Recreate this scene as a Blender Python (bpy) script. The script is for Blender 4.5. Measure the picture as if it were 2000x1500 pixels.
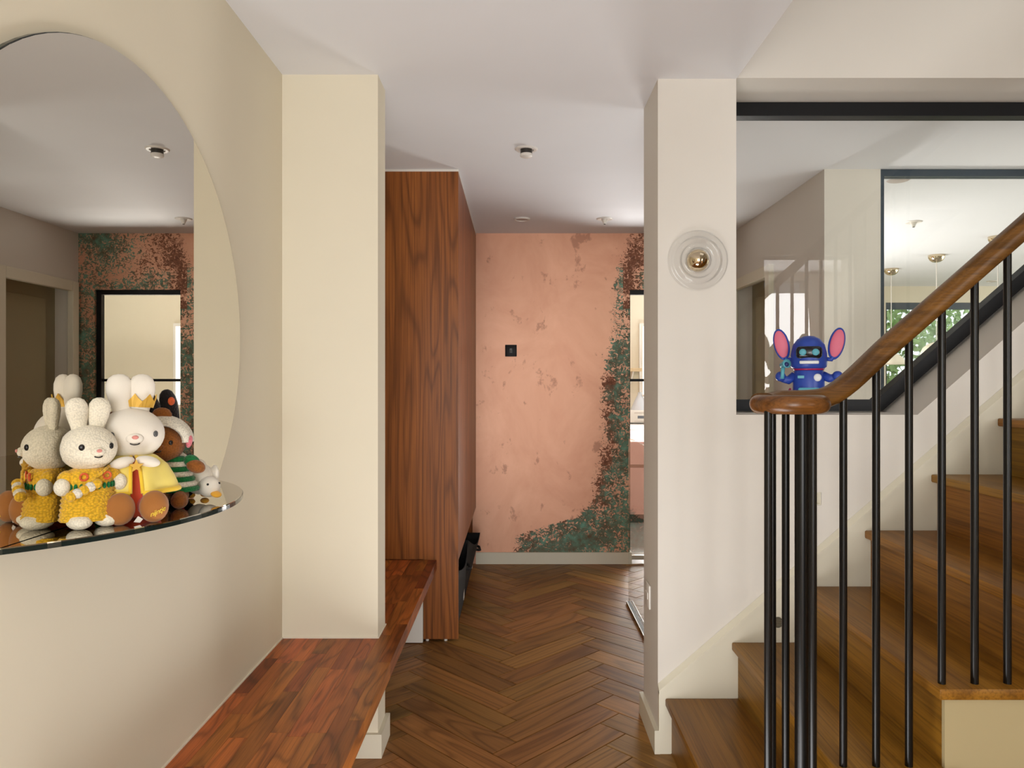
import bpy, bmesh, math, random
from mathutils import Vector, Matrix, Euler
R = random.Random(7)
C = bpy.context.scene.collection
for o in list(bpy.data.objects): bpy.data.objects.remove(o)
PI = math.pi

# ------------------------------------------------------------------ camera, world, lights, exposure
HC = 1.265                       # camera height
F = 1440.0                       # focal length in pixels of the 2000 px wide frame
cd = bpy.data.cameras.new('camera'); cam = bpy.data.objects.new('camera', cd); C.objects.link(cam)
cam.location = (0, 0, HC); cam.rotation_euler = (PI/2, 0, 0)
cd.sensor_width = 36; cd.lens = F/2000*36; cd.shift_x = -10/2000; cd.shift_y = -3/2000
cd.clip_start = 0.02; cd.clip_end = 200
bpy.context.scene.camera = cam
vs = bpy.context.scene.view_settings
vs.view_transform = 'Standard'; vs.look = 'None'; vs.exposure = 0.02; vs.gamma = 1; vs.use_curve_mapping = False
w = bpy.data.worlds.new('world'); bpy.context.scene.world = w; w.use_nodes = True
w.node_tree.nodes['Background'].inputs[0].default_value = (0.86, 0.93, 1.0, 1)
w.node_tree.nodes['Background'].inputs[1].default_value = 1.7
def area(name, loc, rot, sx, sy, power, col=(1, 1, 1)):
    l = bpy.data.lights.new(name, 'AREA'); l.shape = 'RECTANGLE'; l.size = sx; l.size_y = sy; l.energy = power; l.color = col
    o = bpy.data.objects.new(name, l); C.objects.link(o); o.location = loc; o.rotation_euler = rot
    return o
area('daylight_front_room', (0.1, -2.3, 1.15), (PI/2+.2, 0, 0), 1.55, 1.5, 66, (.98, .99, 1))        # window behind the camera
area('daylight_side_room', (2.5, -3.2, 1.4), (PI/2+.15, 0, 0), 2.0, 1.9, 250, (1, .99, .97))          # window of the side room
area('daylight_landing', (2.2, 1.0, 4.75), (0, 0, 0), 2.4, 2.0, 10, (1, .99, .98))                  # rooflight over the stairs
area('daylight_living_room', (6.4, 5.6, 1.15), (PI/2+.2, 0, PI/2), 3.6, 2.0, 48, (1, .94, .83))       # garden doors of the living room
area('up_fill_kitchen', (1.6, 6.3, .5), (PI/2+.9, 0, PI), 1.2, .8, 100, (1, .98, .98))              # added upward fill in the kitchen, lifts the hall ceiling through the doorway
area('up_fill_entrance', (0.05, 1.3, .12), (PI-.35, 0, 0), .8, .5, 12, (.98, .98, 1))               # added upward fill near the camera, below the frame, to lift the ceiling
area('up_fill_passage', (2.0, 3.2, .08), (0, PI-.7, 0), .6, .6, 11, (.95, .98, 1))                 # unseen low area light added in the passage to brighten the hall ceiling

# ------------------------------------------------------------------ helpers
def lin(c):
    return tuple(((v/255)/12.92 if v/255 <= .04045 else ((v/255+.055)/1.055)**2.4) for v in c) + (1,)
class NT:
    def __init__(s, name, rough=.5, metal=0.0, col=None, spec=None):
        s.m = bpy.data.materials.new(name); s.m.use_nodes = True; s.t = s.m.node_tree
        s.b = s.t.nodes['Principled BSDF']; s.b.inputs['Roughness'].default_value = rough; s.b.inputs['Metallic'].default_value = metal
        if col: s.b.inputs['Base Color'].default_value = lin(col)
        if spec is not None: s.b.inputs['Specular IOR Level'].default_value = spec
    def n(s, typ, **kw):
        x = s.t.nodes.new('ShaderNode'+typ)
        for k, v in kw.items():
            if k.startswith('i_'): x.inputs[k[2:].replace('_', ' ')].default_value = v
            else: setattr(x, k, v)
        return x
    def l(s, a, b): s.t.links.new(a, b)
    def math(s, op, a, b=None, clamp=False):
        x = s.n('Math', operation=op, use_clamp=clamp)
        for i, v in enumerate((a, b)):
            if v is None: continue
            if isinstance(v, (int, float)): x.inputs[i].default_value = v
            else: s.l(v, x.inputs[i])
        return x.outputs[0]
    def mix(s, fac, a, b, blend='MIX'):
        x = s.n('Mix', data_type='RGBA', blend_type=blend)
        for i, v in ((0, fac), (6, a), (7, b)):
            if isinstance(v, (int, float)): x.inputs[i].default_value = v
            elif isinstance(v, tuple): x.inputs[i].default_value = v
            else: s.l(v, x.inputs[i])
        return x.outputs[2]
    def ramp(s, fac, stops):
        x = s.n('ValToRGB'); s.l(fac, x.inputs[0]); e = x.color_ramp.elements
        while len(e) < len(stops): e.new(.5)
        for el, (p, c) in zip(e, stops):
            el.position = p; el.color = c if len(c) == 4 else lin(c)
        return x.outputs[0]
    def noise(s, vec, scale, detail=2, rough=.5, dist=0.0):
        x = s.n('TexNoise'); x.inputs['Scale'].default_value = scale; x.inputs['Detail'].default_value = detail
        x.inputs['Roughness'].default_value = rough; x.inputs['Distortion'].default_value = dist
        if vec is not None: s.l(vec, x.inputs['Vector'])
        return x.outputs[0]
    def mapping(s, vec, scale=(1, 1, 1), loc=(0, 0, 0)):
        x = s.n('Mapping'); x.inputs['Scale'].default_value = scale; x.inputs['Location'].default_value = loc; s.l(vec, x.inputs['Vector'])
        return x.outputs[0]
    def coord(s, which='Object'): return s.n('TexCoord').outputs[which]
    def bump(s, h, strength=.3, dist=.002):
        x = s.n('Bump'); x.inputs['Strength'].default_value = strength; x.inputs['Distance'].default_value = dist; s.l(h, x.inputs['Height'])
        s.l(x.outputs[0], s.b.inputs['Normal'])
    def base(s, c): s.l(c, s.b.inputs['Base Color'])

def plain(name, col, rough=.5, metal=0.0, **k): return NT(name, rough, metal, col, **k).m
def paint(name, col, rough=.75):
    t = NT(name, rough, 0, col, spec=.25); v = t.coord()
    t.bump(t.noise(v, 260, 2), .06, .001)
    t.base(t.mix(t.noise(v, 3, 2), lin(col), lin(tuple(c*.975 for c in col))))
    return t.m
def wood(name, dark, mid, light, axis='X', ring=7, across=6, along=.7, rough=.42, var=.3, lines=.6, pore=.35, coat=0):
    t = NT(name, rough, spec=.25); v = t.coord(); rnd = t.n('ObjectInfo').outputs['Random']
    off = t.n('VectorMath', operation='SCALE'); off.inputs[0].default_value = (37.1, 23.7, 51.3); t.l(rnd, off.inputs['Scale'])
    add = t.n('VectorMath', operation='ADD'); t.l(v, add.inputs[0]); t.l(off.outputs[0], add.inputs[1])
    i = 'XYZ'.index(axis)
    sc = [across]*3; sc[i] = along
    p = t.mapping(add.outputs[0], tuple(sc))
    field = t.noise(p, 1.0, 2.2, .45, .4)
    r = t.math('PINGPONG', t.math('MULTIPLY', field, ring*2), 1.0)
    ringm = t.ramp(r, [(0, (0, 0, 0, 1)), (.55, (.25, .25, .25, 1)), (.93, (1, 1, 1, 1))])
    sc2 = [across*26]*3; sc2[i] = along*4
    fine = t.noise(t.mapping(add.outputs[0], tuple(sc2)), 1.0, 3, .6)
    sc3 = [across*.9]*3; sc3[i] = along*.8
    broad = t.noise(t.mapping(add.outputs[0], tuple(sc3), (5, 5, 5)), 1.0, 3, .6, .6)
    c = t.ramp(broad, [(.3, mid), (.72, light)])
    c = t.mix(t.math('MULTIPLY', ringm, lines), c, lin(dark))
    c = t.mix(t.math('MULTIPLY', t.ramp(fine, [(.42, (0, 0, 0, 1)), (.72, (1, 1, 1, 1))]), pore), c, lin(tuple(x*.7 for x in dark)))
    hv = t.n('HueSaturation'); t.l(c, hv.inputs['Color'])
    t.l(t.math('ADD', t.math('MULTIPLY', rnd, var*2), 1-var), hv.inputs['Value'])
    rr2 = t.math('FRACT', t.math('MULTIPLY', rnd, 17.3))
    t.l(t.math('ADD', t.math('MULTIPLY', rr2, .02), .49), hv.inputs['Hue'])
    t.base(hv.outputs[0]); t.bump(fine, .12, .001)
    if coat: t.b.inputs['Coat Weight'].default_value = coat; t.b.inputs['Coat Roughness'].default_value = .25
    return t.m
def glassy(name, tint=(1, 1, 1, 1), ior=1.5, haze=0.0):
    t = NT(name); t.t.nodes.remove(t.b)
    tr = t.n('BsdfTransparent'); tr.inputs[0].default_value = tint
    gl = t.n('BsdfGlossy'); gl.inputs['Roughness'].default_value = 0.0
    fr = t.n('Fresnel'); fr.inputs[0].default_value = ior
    mx = t.n('MixShader'); bf = t.n('NewGeometry'); t.l(t.math('MULTIPLY', fr.outputs[0], t.math('SUBTRACT', 1.0, bf.outputs['Backfacing'])), mx.inputs[0]); t.l(tr.outputs[0], mx.inputs[1]); t.l(gl.outputs[0], mx.inputs[2])
    t.l(mx.outputs[0], t.t.nodes['Material Output'].inputs[0]); return t.m
def knit(name, col, scale=300, amt=.35, dark=.88):
    t = NT(name, .95, 0, col, spec=.1); v = t.coord()
    x = t.n('TexVoronoi'); x.inputs['Scale'].default_value = scale; x.inputs['Randomness'].default_value = .8
    t.l(t.mapping(v, (1, 1, 1.15)), x.inputs['Vector'])
    d = x.outputs['Distance']
    t.base(t.mix(t.ramp(d, [(.35, (0, 0, 0, 1)), (.75, (1, 1, 1, 1))]), lin(col), lin(tuple(c*dark for c in col))))
    t.bump(t.math('SUBTRACT', 1.0, d), amt, .004)
    t.b.inputs['Sheen Weight'].default_value = .25
    return t.m
def plush(name, col, rough=.95):
    t = NT(name, rough, 0, col, spec=.1); v = t.coord(); t.bump(t.noise(v, 700, 2), .25, .001); t.b.inputs['Sheen Weight'].default_value = .3
    return t.m

def new(name, bm, m=None, parent=None, loc=(0, 0, 0), rot=(0, 0, 0), smooth=False, **props):
    bmesh.ops.recalc_face_normals(bm, faces=bm.faces)
    me = bpy.data.meshes.new(name); bm.to_mesh(me); bm.free()
    if m: me.materials.append(m)
    if smooth:
        for p in me.polygons: p.use_smooth = True
        if smooth != 'all':
            try: me.set_sharp_from_angle(angle=math.radians(40))
            except Exception: pass
    o = bpy.data.objects.new(name, me); C.objects.link(o); o.location = loc; o.rotation_euler = rot
    if parent: o.parent = parent
    for k, v in props.items(): o[k] = v
    return o
def wpart(name, bm, m, parent, smooth=False, **props):           # geometry given in world coordinates
    bm.transform(parent.matrix_basis.inverted())
    return new(name, bm, m, parent, smooth=smooth, **props)
def thing(name, label, cat, loc=(0, 0, 0), rotz=0, group=None):
    o = bpy.data.objects.new(name, None); C.objects.link(o); o.location = loc; o.rotation_euler = (0, 0, rotz); o.empty_display_size = .05
    o['label'] = label; o['category'] = cat
    if group: o['group'] = group
    return o
def copy_tree(o, parent=None):
    c = o.copy(); C.objects.link(c)
    if parent: c.parent = parent
    for ch in [x for x in o.children]: copy_tree(ch, c)
    return c
def struct(name, bm, m, parent=None, **k):
    o = new(name, bm, m, parent, **k)
    if not parent: o['kind'] = 'structure'
    return o
def B(): return bmesh.new()
def box(bm, x0, x1, y0, y1, z0, z1, bev=0):
    r = bmesh.ops.create_cube(bm, size=1)
    bmesh.ops.scale(bm, vec=(abs(x1-x0), abs(y1-y0), abs(z1-z0)), verts=r['verts'])
    bmesh.ops.translate(bm, vec=((x0+x1)/2, (y0+y1)/2, (z0+z1)/2), verts=r['verts'])
    if bev:
        ed = list({e for v in r['verts'] for e in v.link_edges})
        bmesh.ops.bevel(bm, geom=ed, offset=bev, segments=2, affect='EDGES', profile=.5)
    return bm
def prism(bm, pts, a, b, axis='y', back=None):
    """polygon pts in the plane across axis, from a to b; back = other polygon at b"""
    def P(p, t): return {'y': (p[0], t, p[1]), 'x': (t, p[0], p[1]), 'z': (p[0], p[1], t)}[axis]
    v0 = [bm.verts.new(P(p, a)) for p in pts]; v1 = [bm.verts.new(P(p, b)) for p in (back or pts)]
    n = len(pts)
    bm.faces.new(v0); bm.faces.new(v1[::-1])
    for i in range(n): bm.faces.new((v0[i], v1[i], v1[(i+1) % n], v0[(i+1) % n]))
    return bm
def lathe(bm, prof, seg=32, mtx=None, sx=1, sy=1):
    rows = []
    for r, z in prof:
        if r < 1e-6: rows.append([bm.verts.new((0, 0, z))])
        else: rows.append([bm.verts.new((sx*r*math.cos(2*PI*k/seg), sy*r*math.sin(2*PI*k/seg), z)) for k in range(seg)])
    allv = [v for r in rows for v in r]
    for a, b in zip(rows, rows[1:]):
        for k in range(seg):
            k2 = (k+1) % seg
            if len(a) == 1 and len(b) == 1: continue
            if len(a) == 1: bm.faces.new((a[0], b[k2], b[k]))
            elif len(b) == 1: bm.faces.new((a[k], a[k2], b[0]))
            else: bm.faces.new((a[k], a[k2], b[k2], b[k]))
    for row in (rows[0], rows[-1]):
        if len(row) > 2:
            try: bm.faces.new(row)
            except ValueError: pass
    if mtx: bmesh.ops.transform(bm, matrix=mtx, verts=allv)
    return bm
def ell(bm, c, r, rot=(0, 0, 0), seg=20, rings=12):
    m = Matrix.Translation(c) @ Euler(rot).to_matrix().to_4x4() @ Matrix.Diagonal((*r, 1))
    bmesh.ops.create_uvsphere(bm, u_segments=seg, v_segments=rings, radius=1, matrix=m); return bm
def tube(bm, pts, rad, seg=10, cap=True):
    pts = [Vector(p) for p in pts]; rows = []; up = Vector((0, 0, 1)); n = len(pts)
    for i, p in enumerate(pts):
        d = (pts[min(i+1, n-1)] - pts[max(i-1, 0)]).normalized()
        a = d.cross(up)
        if a.length < 1e-4: a = d.cross(Vector((0, 1, 0)))
        a.normalize(); b = a.cross(d)
        r = rad[i] if isinstance(rad, (list, tuple)) else rad
        rows.append([bm.verts.new(p + a*r*math.cos(2*PI*k/seg) + b*r*math.sin(2*PI*k/seg)) for k in range(seg)])
    for a, b in zip(rows, rows[1:]):
        for k in range(seg): bm.faces.new((a[k], a[(k+1) % seg], b[(k+1) % seg], b[k]))
    if cap: bm.faces.new(rows[0][::-1]); bm.faces.new(rows[-1])
    return bm
def px(x, y, Y): return Vector(((x-1010)/F*Y, Y, HC-(y-747)/F*Y))

# ------------------------------------------------------------------ materials
M = {}
M['wall'] = paint('cream_paint', (232, 223, 201)); M['wall_r'] = paint('off_white_paint', (228, 222, 212)); M['ceil'] = paint('ceiling_paint', (236, 236, 238)); M['panel'] = paint('stone_paint', (182, 166, 126))
M['trim'] = paint('trim_gloss', (230, 224, 204), .45); M['olive'] = paint('olive_grey_paint', (172, 162, 132), .5)
M['white'] = plain('white_lacquer', (236, 232, 224), .4); M['sealant'] = plain('white_sealant', (235, 226, 208), .5)
M['oak'] = wood('smoked_oak', (82, 52, 24), (150, 104, 54), (178, 128, 70), 'X', ring=10, across=7, along=.7, rough=.44, var=.24, lines=.5, pore=.35)
M['walnut_block'] = wood('walnut_block', (66, 32, 12), (156, 82, 34), (200, 116, 54), 'Y', ring=9, across=11, along=1.6, rough=.4, var=.38, lines=.5, pore=.4)
M['walnut'] = wood('walnut_veneer', (80, 42, 20), (146, 84, 38), (174, 104, 48), 'Z', ring=15, across=5.0, along=.5, rough=.36, var=.03, lines=.5, pore=.55)
M['stair_oak'] = wood('stair_oak', (80, 48, 10), (138, 92, 26), (164, 116, 40), 'Y', ring=5, across=7, along=.8, rough=.42, var=.05, lines=.35, pore=.5, coat=0)
M['stair_oak_x'] = wood('stair_oak_side', (80, 48, 14), (142, 92, 34), (164, 114, 48), 'X', ring=5, across=7, along=.8, rough=.36, var=.05, lines=.4, pore=.4, coat=0)
M['rail'] = wood('handrail_mahogany', (48, 28, 8), (104, 66, 26), (134, 90, 38), 'X', ring=5, across=12, along=.7, rough=.32, var=.03, lines=.45, pore=.45, coat=.3)
M['iron'] = plain('black_steel', (13, 12, 10), .3, 0, spec=.35); M['frame'] = plain('black_powder_coat', (17, 17, 19), .45, 0, spec=.25); M['frame_blue'] = plain('slate_frame', (52, 66, 78), .4)
M['chrome'] = plain('smoked_chrome', (216, 200, 172), .05, 1.0); M['steel'] = plain('brushed_steel', (190, 188, 182), .3, 1.0)
M['mirror'] = plain('mirror_glass', (214, 210, 200), 0.0, 1.0); M['mirror_edge'] = plain('mirror_edge', (22, 34, 32), .1)
M['glass'] = glassy('clear_glass', (.96, .965, .952, 1)); t = NT('lamp_glass'); t.t.nodes.remove(t.b); g_ = t.n('BsdfGlass'); g_.inputs['Roughness'].default_value = 0; g_.inputs['IOR'].default_value = 1.46
tr_ = t.n('BsdfTransparent'); mx_ = t.n('MixShader'); mx_.inputs[0].default_value = .6; t.l(tr_.outputs[0], mx_.inputs[1]); t.l(g_.outputs[0], mx_.inputs[2]); t.l(mx_.outputs[0], t.t.nodes['Material Output'].inputs[0]); M['glass_lamp'] = t.m
M['black_fab'] = plain('black_felt', (30, 28, 27), .9); M['black_in'] = plain('black_lining', (12, 12, 13), .9)
M['off'] = plain('fitting_white', (228, 222, 214), .4); M['fit_dark'] = plain('fitting_dark', (52, 47, 42), .4); M['fit_grey'] = plain('fitting_grey', (188, 176, 168), .6)
M['pink'] = plain('pink_cabinet', (206, 160, 152), .5); M['top'] = plain('white_stone', (240, 238, 234), .3); M['groove'] = plain('brown_groove', (120, 72, 48), .6)
M['tile'] = plain('grey_floor', (150, 146, 140), .35); M['cement'] = plain('subfloor', (38, 26, 18), .8)
M['shelfwood'] = plain('pale_wood', (214, 190, 150), .5)

# copper wall finish
def copper():
    t = NT('copper_plaster', .42, .35); v = t.coord(); sep = t.n('SeparateXYZ'); t.l(v, sep.inputs[0]); X, Z = sep.outputs['X'], sep.outputs['Z']
    fc = t.n('FloatCurve'); t.l(t.math('DIVIDE', Z, 2.4), fc.inputs['Value'])
    cv = fc.mapping.curves[0]
    pts = [(0, -.05), (.09, -.045), (.2, 0.0), (.262, .12), (.32, .36), (.4, .465), (.61, .537), (.9, .558), (1.43, .58), (1.93, .65), (2.3, .735), (2.4, .75)]
    while len(cv.points) < len(pts): cv.points.new(.5, .5)
    for p, (z, x) in zip(cv.points, pts): p.location = (z/2.4, (x+.2)); p.handle_type = 'VECTOR'
    fc.mapping.update()
    edge = t.math('SUBTRACT', fc.outputs[0], .2)
    wob = t.math('MULTIPLY', t.math('SUBTRACT', t.noise(v, 9, 4, .6), .5), .13)
    d = t.math('ADD', t.math('SUBTRACT', X, edge), wob)
    inside = t.ramp(t.math('ADD', t.math('MULTIPLY', d, 4.0), .5), [(.44, (0, 0, 0, 1)), (.52, (.62, .62, .62, 1)), (.8, (1, 1, 1, 1))])
    # flecks
    fl = t.noise(t.mapping(v, (1, 1, 1.15)), 40, 4, .62, 1.5)
    lowf = t.noise(v, 4.2, 3, .6)
    thr = t.math('ADD', t.math('MULTIPLY', t.math('SUBTRACT', lowf, .5), .55), t.math('MULTIPLY', t.math('SUBTRACT', 2.2, Z), .045))
    f = t.math('ADD', fl, t.math('ADD', thr, t.math('MULTIPLY', t.math('SUBTRACT', inside, 1.0), .6)))
    fm = t.ramp(f, [(.47, (0, 0, 0, 1)), (.52, (1, 1, 1, 1))])
    # plain copper
    c1 = t.ramp(t.noise(t.mapping(v, (1, 1, .8)), 2.2, 5, .65, .6), [(.3, (212, 153, 123)), (.7, (232, 178, 147))])
    st = t.noise(t.mapping(v, (1, 1, .8)), 8.5, 6, .66, .25)
    c1 = t.mix(t.math('MULTIPLY', t.ramp(st, [(.60, (0, 0, 0, 1)), (.66, (1, 1, 1, 1))]), .55), c1, lin((146, 95, 72)))
    # teal and brown patina
    br = t.math('ADD', t.noise(v, 5, 3, .6), t.math('MULTIPLY', t.math('SUBTRACT', d, .16), -1.0))
    high = t.math('MULTIPLY', t.math('GREATER_THAN', Z, 1.78), t.math('MULTIPLY', t.math('GREATER_THAN', X, .74), .3))
    tb = t.ramp(t.math('ADD', br, high), [(.56, (0, 0, 0, 1)), (.68, (1, 1, 1, 1))])
    teal = t.ramp(t.noise(v, 14, 4, .7), [(.34, (108, 88, 66)), (.5, (104, 124, 104)), (.72, (116, 176, 154))])
    brown = t.ramp(t.noise(v, 40, 3, .6), [(.35, (110, 68, 48)), (.7, (150, 98, 72))])
    pat = t.mix(tb, teal, brown)
    t.base(t.mix(fm, c1, pat))
    t.l(t.math('MULTIPLY', t.math('SUBTRACT', 1.0, fm), .35), t.b.inputs['Metallic'])
    t.l(t.math('ADD', t.math('MULTIPLY', fm, .35), .42), t.b.inputs['Roughness'])
    t.bump(t.math('ADD', t.math('MULTIPLY', fm, .7), t.math('MULTIPLY', t.noise(v, 30, 4, .6), .5)), .3, .002)
    return t.m
M['copper'] = copper()

# ------------------------------------------------------------------ the setting
CE = 2.307                      # hall ceiling
XL, XR = -0.795, 1.50           # hall side walls
YW = 5.15                       # copper wall
YS = 2.53                       # stair wall face
bm = B(); box(bm, XL-.2, 6.7, -3.4, 8.2, -.2, -.02); floor = struct('floor', bm, M['cement'])
# herringbone planks, each a part of the floor
L_, W_, G_ = .555, .117, .0016
def clip(poly, ax, lim, keep_less):
    out = []; n = len(poly)
    for i in range(n):
        a, b = poly[i], poly[(i+1) % n]
        ia = (a[ax] <= lim) == keep_less or abs(a[ax]-lim) < 1e-9; ib = (b[ax] <= lim) == keep_less or abs(b[ax]-lim) < 1e-9
        if ia: out.append(a)
        if ia != ib:
            s = (lim-a[ax])/(b[ax]-a[ax]); out.append((a[0]+(b[0]-a[0])*s, a[1]+(b[1]-a[1])*s))
    return out
def plank_mesh(loc_poly):
    bm = B(); c = (sum(p[0] for p in loc_poly)/len(loc_poly), sum(p[1] for p in loc_poly)/len(loc_poly))
    e = .0012
    def ins(p):
        d = Vector((p[0]-c[0], p[1]-c[1])); return (p[0]-math.copysign(e, d.x), p[1]-math.copysign(e, d.y))
    lo = [bm.verts.new((*p, -.02)) for p in loc_poly]; mid = [bm.verts.new((*p, -.0011)) for p in loc_poly]; hi = [bm.verts.new((*ins(p), 0)) for p in loc_poly]
    n = len(loc_poly); bm.faces.new(hi)
    for i in range(n):
        j = (i+1) % n
        bm.faces.new((lo[i], lo[j], mid[j], mid[i])); bm.faces.new((mid[i], mid[j], hi[j], hi[i]))
    return bm
full = None
ox, oy = .308 - L_/math.sqrt(2)*0 , 0.03          # x of a rightmost tip of the middle column
S2 = math.sqrt(.5)
for k in range(-30, 60):
    for j in range(-6, 7):
        for kind in 'HV':
            if kind == 'H': x0, y0, wd, hg = k*W_ + j*L_, k*W_ - j*L_, L_, W_
            else: x0, y0, wd, hg = k*W_ + L_ + j*L_, k*W_ + W_ - L_ - j*L_, W_, L_
            cx, cy = x0+wd/2, y0+hg/2
            def T(p):   # rotate so that (1,1) runs along +Y and (1,-1) along +X, then mirrored to match the photograph's hand
                return (-(p[0]-p[1])*S2, (p[0]+p[1])*S2)
            X, Y = T((cx, cy)); X += ox + L_*S2; Y += oy
            if not (XL-.4 < X < XR+.4 and .2 < Y < YW+.4): continue
            if X > .95 and Y < 2.3: continue
            ang = math.radians(135) if kind == 'H' else math.radians(45)
            ca, sa = math.cos(ang), math.sin(ang); h1, h2 = L_/2-G_, W_/2-G_
            poly = [(X+ca*a-sa*b, Y+sa*a+ca*b) for a, b in ((-h1, -h2), (h1, -h2), (h1, h2), (-h1, h2))]
            q = poly; q = clip(q, 0, XL, False); q = clip(q, 0, XR, True) if q else q; q = clip(q, 1, YW, True) if q else q
            if len(q) < 3: continue
            clipped = q != poly
            if not clipped and full is not None:
                o = full.copy(); C.objects.link(o)
            else:
                loc = [(ca*(p[0]-X)+sa*(p[1]-Y), -sa*(p[0]-X)+ca*(p[1]-Y)) for p in q]
                area2 = abs(sum(loc[i][0]*loc[(i+1) % len(loc)][1]-loc[(i+1) % len(loc)][0]*loc[i][1] for i in range(len(loc))))/2
                if area2 < .0008: continue
                o = new('plank', plank_mesh(loc), M['oak'], floor)
                if not clipped: full = o
            o.location = (X, Y, 0); o.rotation_euler = (0, 0, ang); o.parent = floor
bm = B(); box(bm, XL, .9, YW, 8.0, -.02, 0); box(bm, .9, 6.5, YW, 8.0, -.02, 0); box(bm, XR, 6.5, 2.8, YW, -.02, 0); struct('floor_kitchen', bm, M['tile'])
bm = B(); box(bm, XL, 4.2, -2.4, .2, -.02, 0); box(bm, .9, 4.2, .2, 2.53, -.02, -.001); struct('floor_entrance', bm, M['stair_oak_x'])
# ceilings
bm = B(); box(bm, XL-.2, .752, -2.4, YS, CE, CE+.3); box(bm, XL-.2, .752, YS, 2.80, CE, CE+.3); box(bm, XL-.2, 6.7, 2.80, 8.2, CE, CE+.3)
struct('ceiling', bm, M['ceil'])
bm = B(); box(bm, .5, 4.4, -.5, 2.8, 4.9, 5.0); struct('ceiling_landing', bm, M['ceil'])
# walls
bm = B(); box(bm, XL-.2, XL, -2.4, 8.2, 0, CE); struct('wall_left', bm, M['wall'])
bm = B(); box(bm, XL, -.471, 2.495, 2.63, 0, CE); struct('wall_pier_left', bm, M['wall'])
bm = B(); box(bm, .483, .752, YS, 2.81, 0, CE); struct('wall_pier_right', bm, M['wall_r'])
SL = .877                                        # slope of the window's lower edge
xt = 1.374 + (2.31-1.154)/SL
bm = B()
prism(bm, [(.752, 0), (4.2, 0), (4.2, 2.31), (xt, 2.31), (1.374, 1.154), (.752, 1.154)], YS, 2.81)
prism(bm, [(.752, 2.31), (4.2, 2.31), (4.2, 4.9), (.752, 4.9)], YS, 2.81)
ws = struct('wall_stairs', bm, M['wall_r'])
bm = B(); cut = new('cut', box(bm, 1.0, 1.044, YS-.02, YS+.03, .844, .888), None)
mo = ws.modifiers.new('recess', 'BOOLEAN'); mo.object = cut; mo.solver = 'EXACT'; bpy.context.view_layer.update()
me = bpy.data.meshes.new_from_object(ws.evaluated_get(bpy.context.evaluated_depsgraph_get())); ws.modifiers.clear(); ws.data = me; bpy.data.objects.remove(cut)
bm = B(); box(bm, 4.2, 4.4, -.5, 2.81, 0, 4.9); struct('wall_right', bm, M['wall_r'])
bm = B(); box(bm, .452, .752, -.5, YS, CE+.3, 4.9); struct('wall_landing', bm, M['wall_r'])
# wall behind and to the right of the camera, with a tall opening into a bright side room
bm = B(); box(bm, .95, 1.95, -.5, -.3, 0, 4.9); box(bm, 2.66, 4.2, -.5, -.3, 0, 4.9); box(bm, 1.95, 2.66, -.5, -.3, 2.27, 4.9)
struct('wall_front', bm, M['wall_r'])
bm = B(); box(bm, 1.88, 1.95, -.51, -.28, 0, 2.34); box(bm, 2.66, 2.73, -.51, -.28, 0, 2.34); box(bm, 1.95, 2.66, -.51, -.28, 2.27, 2.34); struct('trim_1', bm, M['trim'])
bm = B(); box(bm, .75, .95, -2.4, -.3, 0, CE); struct('wall_divider', bm, M['wall'])
bm = B(); box(bm, XL-.2, -.7, -2.6, -2.4, 0, CE); box(bm, .9, .95, -2.6, -2.4, 0, CE); box(bm, -.7, .9, -2.6, -2.4, 0, .4); struct('wall_entrance', bm, M['wall'])
bm = B(); box(bm, .95, 1.15, -3.4, -.5, 0, 2.6); box(bm, 4.2, 4.4, -3.4, -.5, 0, 2.6); box(bm, .95, 4.4, -3.6, -3.4, 0, .5); box(bm, .95, 1.5, -3.6, -3.4, .5, 2.6); box(bm, 3.5, 4.4, -3.6, -3.4, .5, 2.6); box(bm, 1.5, 3.5, -3.6, -3.4, 2.5, 2.6)
struct('wall_side_room', bm, M['wall_r'])
bm = B(); box(bm, .95, 4.4, -3.4, -.5, 2.6, 2.7); struct('ceiling_side_room', bm, M['ceil'])
# copper wall with the kitchen doorway
DX0, DX1, DH = .787, 1.386, 1.913
bm = B(); prism(bm, [(XL, 0), (DX0, 0), (DX0, DH), (DX1, DH), (DX1, 0), (XR, 0), (XR, CE), (XL, CE)], YW, YW+.12)
struct('wall_copper', bm, M['copper'])
bm = B(); box(bm, -.2875, DX0+.012, YW-.016, YW, 0, .08); box(bm, DX0, DX0+.012, YW, YW+.1, 0, .08); struct('baseboard_far', bm, M['trim'])
# right hall wall with the recessed door
RY0, RY1, RH = 4.34, 5.08, 1.93
bm = B(); prism(bm, [(3.6, 0), (RY0, 0), (RY0, RH), (RY1, RH), (RY1, 0), (YW, 0), (YW, CE), (3.6, CE)], XR, XR+.2, 'x'); box(bm, XR+.2, 1.775, 3.6, YW+.12, 0, CE)
struct('wall_hall_right', bm, M['wall_r'])
bm = B()
for (a, b, c, d) in ((RY0-.03, RY0+.04, 0, RH+.03), (RY1-.04, RY1+.03, 0, RH+.03), (RY0+.04, RY1-.04, RH-.04, RH+.03)): box(bm, XR-.03, XR+.01, a, b, c, d, .004)
struct('trim_2', bm, M['trim'])
bm = B(); box(bm, XR+.12, XR+.155, RY0, RY1, .005, RH); d1 = struct('door_1', bm, M['olive'])
bm = B(); box(bm, XR+.105, XR+.12, RY0+.05, RY1-.12, .12, RH-.1, .003); new('panel', bm, M['olive'], d1)
bm = B(); box(bm, XR+.06, XR+.12, RY1-.09, RY1-.075, 1.0, 1.02); box(bm, XR+.06, XR+.07, RY1-.18, RY1-.075, 1.0, 1.02); new('handle', bm, M['steel'], d1, label='brushed steel lever handle')
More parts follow.
